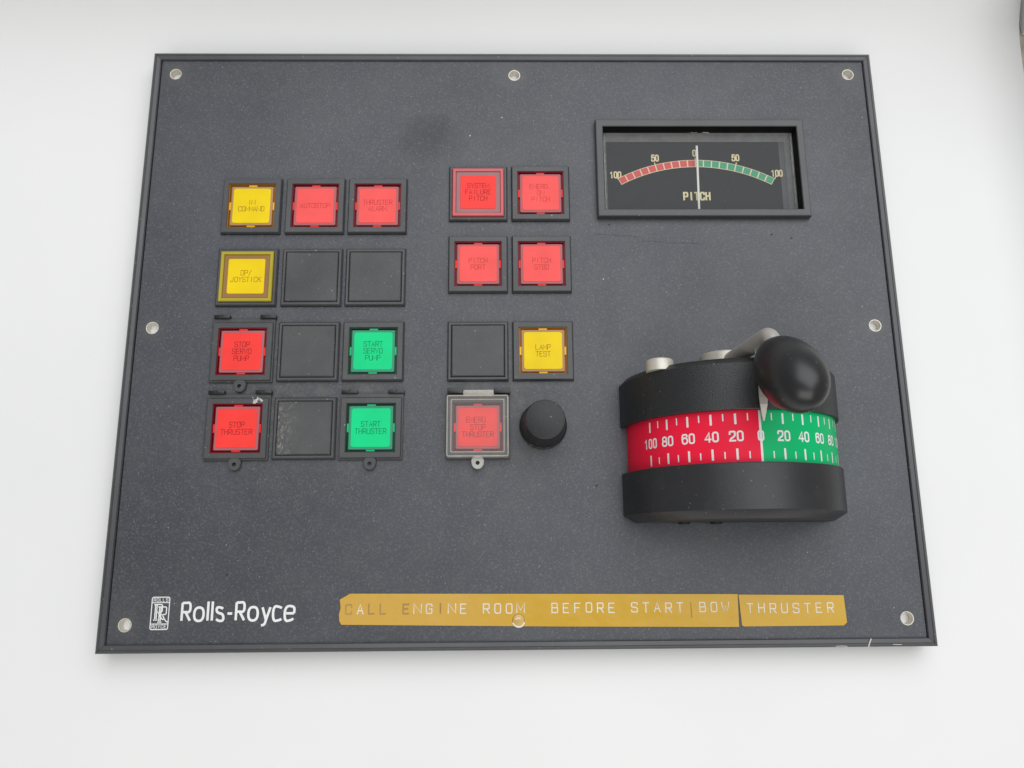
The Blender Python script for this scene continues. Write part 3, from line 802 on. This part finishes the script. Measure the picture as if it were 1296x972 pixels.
b = bmesh.new(); lathe(b, [(5.0, -1), (5.0, 2.6), (4.7, 3.2), (4.0, 3.5), (3.0, 3.5)], 32, 'y', (-30.0, 0, 24.0)); o = link('end_stud', b, M['nickel'], hs, smooth=35, recalc=True)
o['label'] = 'round nickel stud on the housing end'

# ------------------------------------------------------------------ control lever
b = bmesh.new(); lathe(b, [(9.4, .4), (9.4, 7.6), (9.1, 8.5), (8.2, 9.0), (2, 9.1)], 40, 'y', (84.0 - 0.5, 0, 9.5))
lv = link('control_lever', b, M['nickel'], P, smooth=35, recalc=True); lv['label'] = 'bent metal lever with black egg-shaped grip'
def tube(bm, ctrl, r, n=20, sub=3, r_end=None):
    p = [Vector(c) for c in ctrl]
    for _ in range(sub):
        q = [p[0]]
        for a, c2 in zip(p[:-1], p[1:]): q += [a * .75 + c2 * .25, a * .25 + c2 * .75]
        q.append(p[-1]); p = q
    rings = []; up = Vector((1, 0, 0))
    for i, a in enumerate(p):
        t = (p[min(i + 1, len(p) - 1)] - p[max(i - 1, 0)]).normalized()
        u = (up - t * up.dot(t)).normalized(); v = t.cross(u)
        rr = r + ((r_end or r) - r) * i / (len(p) - 1)
        rings.append([a + u * rr * math.cos(2 * math.pi * k / n) + v * rr * math.sin(2 * math.pi * k / n) for k in range(n)])
    loft(bm, rings, True, True)
b = bmesh.new(); tube(b, [(82.6, 4.5, 8), (83.6, 5.0, 18), (85.2, 5.0, 34), (86.6, 5.6, 44), (87.6, 5.6, 50), (88.3, -1.0, 52.0)], 2.9)
link('lever_arm', b, M['arm'], lv, smooth='all', recalc=True)
b = bmesh.new(); tube(b, [(82.75, 4.7, 10.2), (82.95, 4.8, 10.9)], 3.12, sub=0); link('joint_stain', b, M['stain'], lv, smooth='all', recalc=True)
b = bmesh.new(); tube(b, [(88.35, -.2, 51.5), (88.4, -1.1, 52.2)], 3.15, sub=0); link('joint_stain', b, M['stain'], lv, smooth='all', recalc=True)
# pointer: thin sheet folded over the upper ring, ending in a blade
b = bmesh.new()
sect = [(85.9, 3.4, 2.3, 41.9), (86.0, -4, 2.3, 42.4), (86.1, -11.5, 2.4, 42.6), (86.3, -14.2, 2.9, 42.5), (86.35, -16.5, 2.5, 42.2), (86.4, -19.5, 1.5, 41.3), (86.5, -21.9, .35, 40.6)]
rings = []
for cx_, y_, wd, z_ in sect:
    rings.append([(cx_ - wd / 2, y_, z_), (cx_ - wd / 2, y_, z_ - .5), (cx_ + wd / 2, y_, z_ - .5), (cx_ + wd / 2, y_, z_)])
loft(b, rings, True, True)
box(b, 84.8, 87.0, 3.0, 4.0, 30, 42.2)
link('pointer', b, M['pointer'], lv, recalc=True)
# grip
A = Vector((88.5, 1.8, 47.0)); B_ = Vector((90.1, -21.2, 73.0)); ax = (B_ - A); Lg = ax.length; ax.normalize()
u = Vector((1, 0, 0)); u = (u - ax * u.dot(ax)).normalized(); v = ax.cross(u)
b = bmesh.new(); prof = []
NP = 30
for i in range(NP + 1):
    t = i / NP; th = math.pi * t
    s = (1 - math.cos(th)) / 2            # 0 at the arm end, 1 at the pole
    r = 10.6 * math.sin(th) * (0.90 + 0.16 * s)
    if i == 0: s, r = 0.006, 2.9
    if i == NP: r = 0.12
    prof.append((r, s * Lg))
rings = [[A + ax * h + u * r * math.cos(2 * math.pi * k / 48) + v * r * math.sin(2 * math.pi * k / 48) for k in range(48)] for r, h in prof]
loft(b, rings, True, True)
gp = link('grip', b, M['grip'], lv, smooth='all', recalc=True)
# moulding nub and drip on the grip
def grip_surface(t, az, lift=0.0):
    th = math.pi * t; s = (1 - math.cos(th)) / 2; r = 10.6 * math.sin(th) * (0.90 + 0.16 * s) + lift
    return A + ax * (s * Lg) + u * r * math.cos(az) + v * r * math.sin(az)

b = bmesh.new()
def grip_line(pts, wd, lift):
    rows = []
    for t, az in pts:
        rows.append([b.verts.new(grip_surface(t, az + d, lift if d == 0 else 0.0)) for d in (-wd, 0, wd)])
    for p0, p1 in zip(rows[:-1], rows[1:]):
        for j in range(2): b.faces.new((p0[j], p0[j + 1], p1[j + 1], p1[j]))
AZ = -1.35
grip_line([(.72 + .026 * k, AZ + .05 * math.sin(k)) for k in range(7)], .035, .10)
link('moulding_seam', b, M['seam'], gp, recalc=True)

# ------------------------------------------------------------------ label tapes
def tape(name, outline, words, x0, y0, pitch, worn, label):
    b = bmesh.new()
    loft(b, [[(x, y, z) for x, y in outline] for z in (.02, .28)], True)
    o = link(name, b, M['tape'], P, recalc=True); o['label'] = label
    for key, mat in ((0, M['emboss']), (1, M['emboss_worn'])):
        b = bmesh.new()
        for i, ch in enumerate(words):
            if ch == ' ' or (i in worn) != bool(key): continue
            wdt = 2.1; sw = .34
            text(b, ch, x0 + i * pitch, y0 - i * .012 - 1.65, 3.3, wdt, 0, sw, place=lambda a, c2, d: (a, c2, d), prof=[(-.25, .27), (-.12, .50), (.12, .50), (.25, .27)], jitter=.12)
        if len(b.verts): link('lettering', b, mat, o)
        else: b.free()
    return o
tape('label_tape', [(-61.6, -88.6), (-60.8, -89.9), (20, -91.2), (85.2, -91.9), (85.4, -80.2), (20, -79.6), (-58.0, -78.9), (-61.7, -81.0), (-61.3, -84.0), (-61.8, -86.2)],
     'CALL ENGINE ROOM  BEFORE START BOW', -58.3, -84.4, 4.205, {0, 2, 3, 5, 8}, 'long gold embossed tape reading CALL ENGINE ROOM BEFORE START BOW')
tape('label_tape', [(86.3, -91.3), (87.0, -91.75), (124.0, -91.7), (125.3, -90.6), (124.9, -80.9), (85.75, -80.4)],
     'THRUSTER', 89.6, -85.3, 4.27, set(), 'short gold embossed tape reading THRUSTER')
b = bmesh.new(); ribbon(b, [(67.9, -88.5), (67.85, -83)], False, [(-.2, .285), (0, .36), (.2, .285)], lambda x, y, z: (x, y, z)); link('tape_crease', b, M['emboss_worn'], P)
b = bmesh.new(); lathe(b, [(2.3, .282), (2.0, .42), (1.4, .56), (.6, .63), (.2, .64)], 20, 'z', (4.0, -88.9, 0)); tb = link('tape_bulge', b, plastic('stretched_tape', (.62, .40, .11), .32, .6, .35), P, smooth='all', recalc=True)
b = bmesh.new(); ribbon(b, chaikin([(2.0, -89.9), (2.9, -91.0), (4.3, -91.3), (5.6, -90.8), (6.1, -89.7)], False, 2), False, [(-.28, .40), (0, .47), (.28, .40)], lambda x, y, z: (x, y, z)); ribbon(b, [(3.0, -88.4), (3.9, -88.0), (4.6, -88.3)], False, [(-.2, .62), (0, .68), (.2, .62)], lambda x, y, z: (x, y, z)); link('worn_crescent', b, M['emboss'], tb)

# ------------------------------------------------------------------ maker's marks
b = bmesh.new()
gw = {'R': 3.5, 'o': 3.9, 'l': 0, 's': 2.9, '-': 1.8, 'y': 3.5, 'c': 3.1, 'e': 3.5}
tx = 'Rolls-Royce'; adv = {k: (v_ + 1.85) / 4 for k, v_ in gw.items()}
wdm = (42.0 - 1.1) / (sum(adv[c_] for c_ in tx[:-1]) + 3.5 / 4)
x_ = -119.2
GW = dict(G)
G['R'] = [L((0, 0), (0, 6)), K((0, 5.95), (1.4, 6), (3.5, 6.1), (3.5, 2.8), (1.4, 2.9), (0, 2.9)), L((1.5, 2.9), (3.6, 0))]
G['y'] = [L((0.15, 4.3), (1.85, .1)), K((3.55, 4.3), (1.9, .1), (1.3, -1.6), (-.1, -1.75))]
text(b, tx, x_, -88.0, 6.3, wdm, 0, .88, place=lambda a, c2, d: (a, c2, d + .04), adv=adv, cap=False)
o = link('maker_lettering', b, M['white'], P); o['label'] = "white maker's name printed beside the emblem"
G.update(GW)
b = bmesh.new()
ex0, ex1, ey0, ey1 = -130.5, -123.9, -91.1, -79.5
ecx, ecy = (ex0 + ex1) / 2, (ey0 + ey1) / 2
pl = lambda dzz: (lambda a, c2, d: (a, c2, d + dzz))
ribbon(b, rrect(3.2, 5.7, .6, 4, ecx, ecy), True, [(-.17, 0), (.17, 0)], pl(.04))
for yy in (ecy + 3.75, ecy - 3.75): ribbon(b, [(ecx - 3.1, yy), (ecx + 3.1, yy)], False, [(-.14, 0), (.14, 0)], pl(.055), cap=False)
text(b, 'ROLLS', ecx, ecy + 4.15, 1.15, .72, 1.12, .17, place=pl(.04))
text(b, 'ROYCE', ecx, ecy - 5.25, 1.15, .72, 1.12, .17, place=pl(.04))
for dx_, dy_ in ((-1.0, .35), (.55, -.5)):
    X, Y = ecx + dx_ - 1.0, ecy + dy_ - 2.7
    def q(*pp): return [(X + a, Y + c2) for a, c2 in pp]
    for pts, cl in ((q((.2, 0), (.2, 5.4)), 0), (q((.75, 0), (.75, 5.4)), 0), (q((-.3, 5.45), (1.9, 5.45), (2.75, 5.4), (2.75, 4.1), (2.75, 2.8), (1.6, 2.75), (.75, 2.75)), 2),
                    (q((1.3, 2.75), (2.3, 1.0), (3.1, .1), (3.5, .25)), 2), (q((-.3, 0), (1.25, 0)), 0)):
        p_ = chaikin(pts, False) if cl == 2 else pts
        ribbon(b, p_, False, [(-.2, 0), (.2, 0)], pl(.04 + .006 * (cl + (dx_ > 0) * 3)), cap=False)
o = link('maker_emblem', b, M['white'], P); o['label'] = 'small white framed emblem with two overlapping letters'
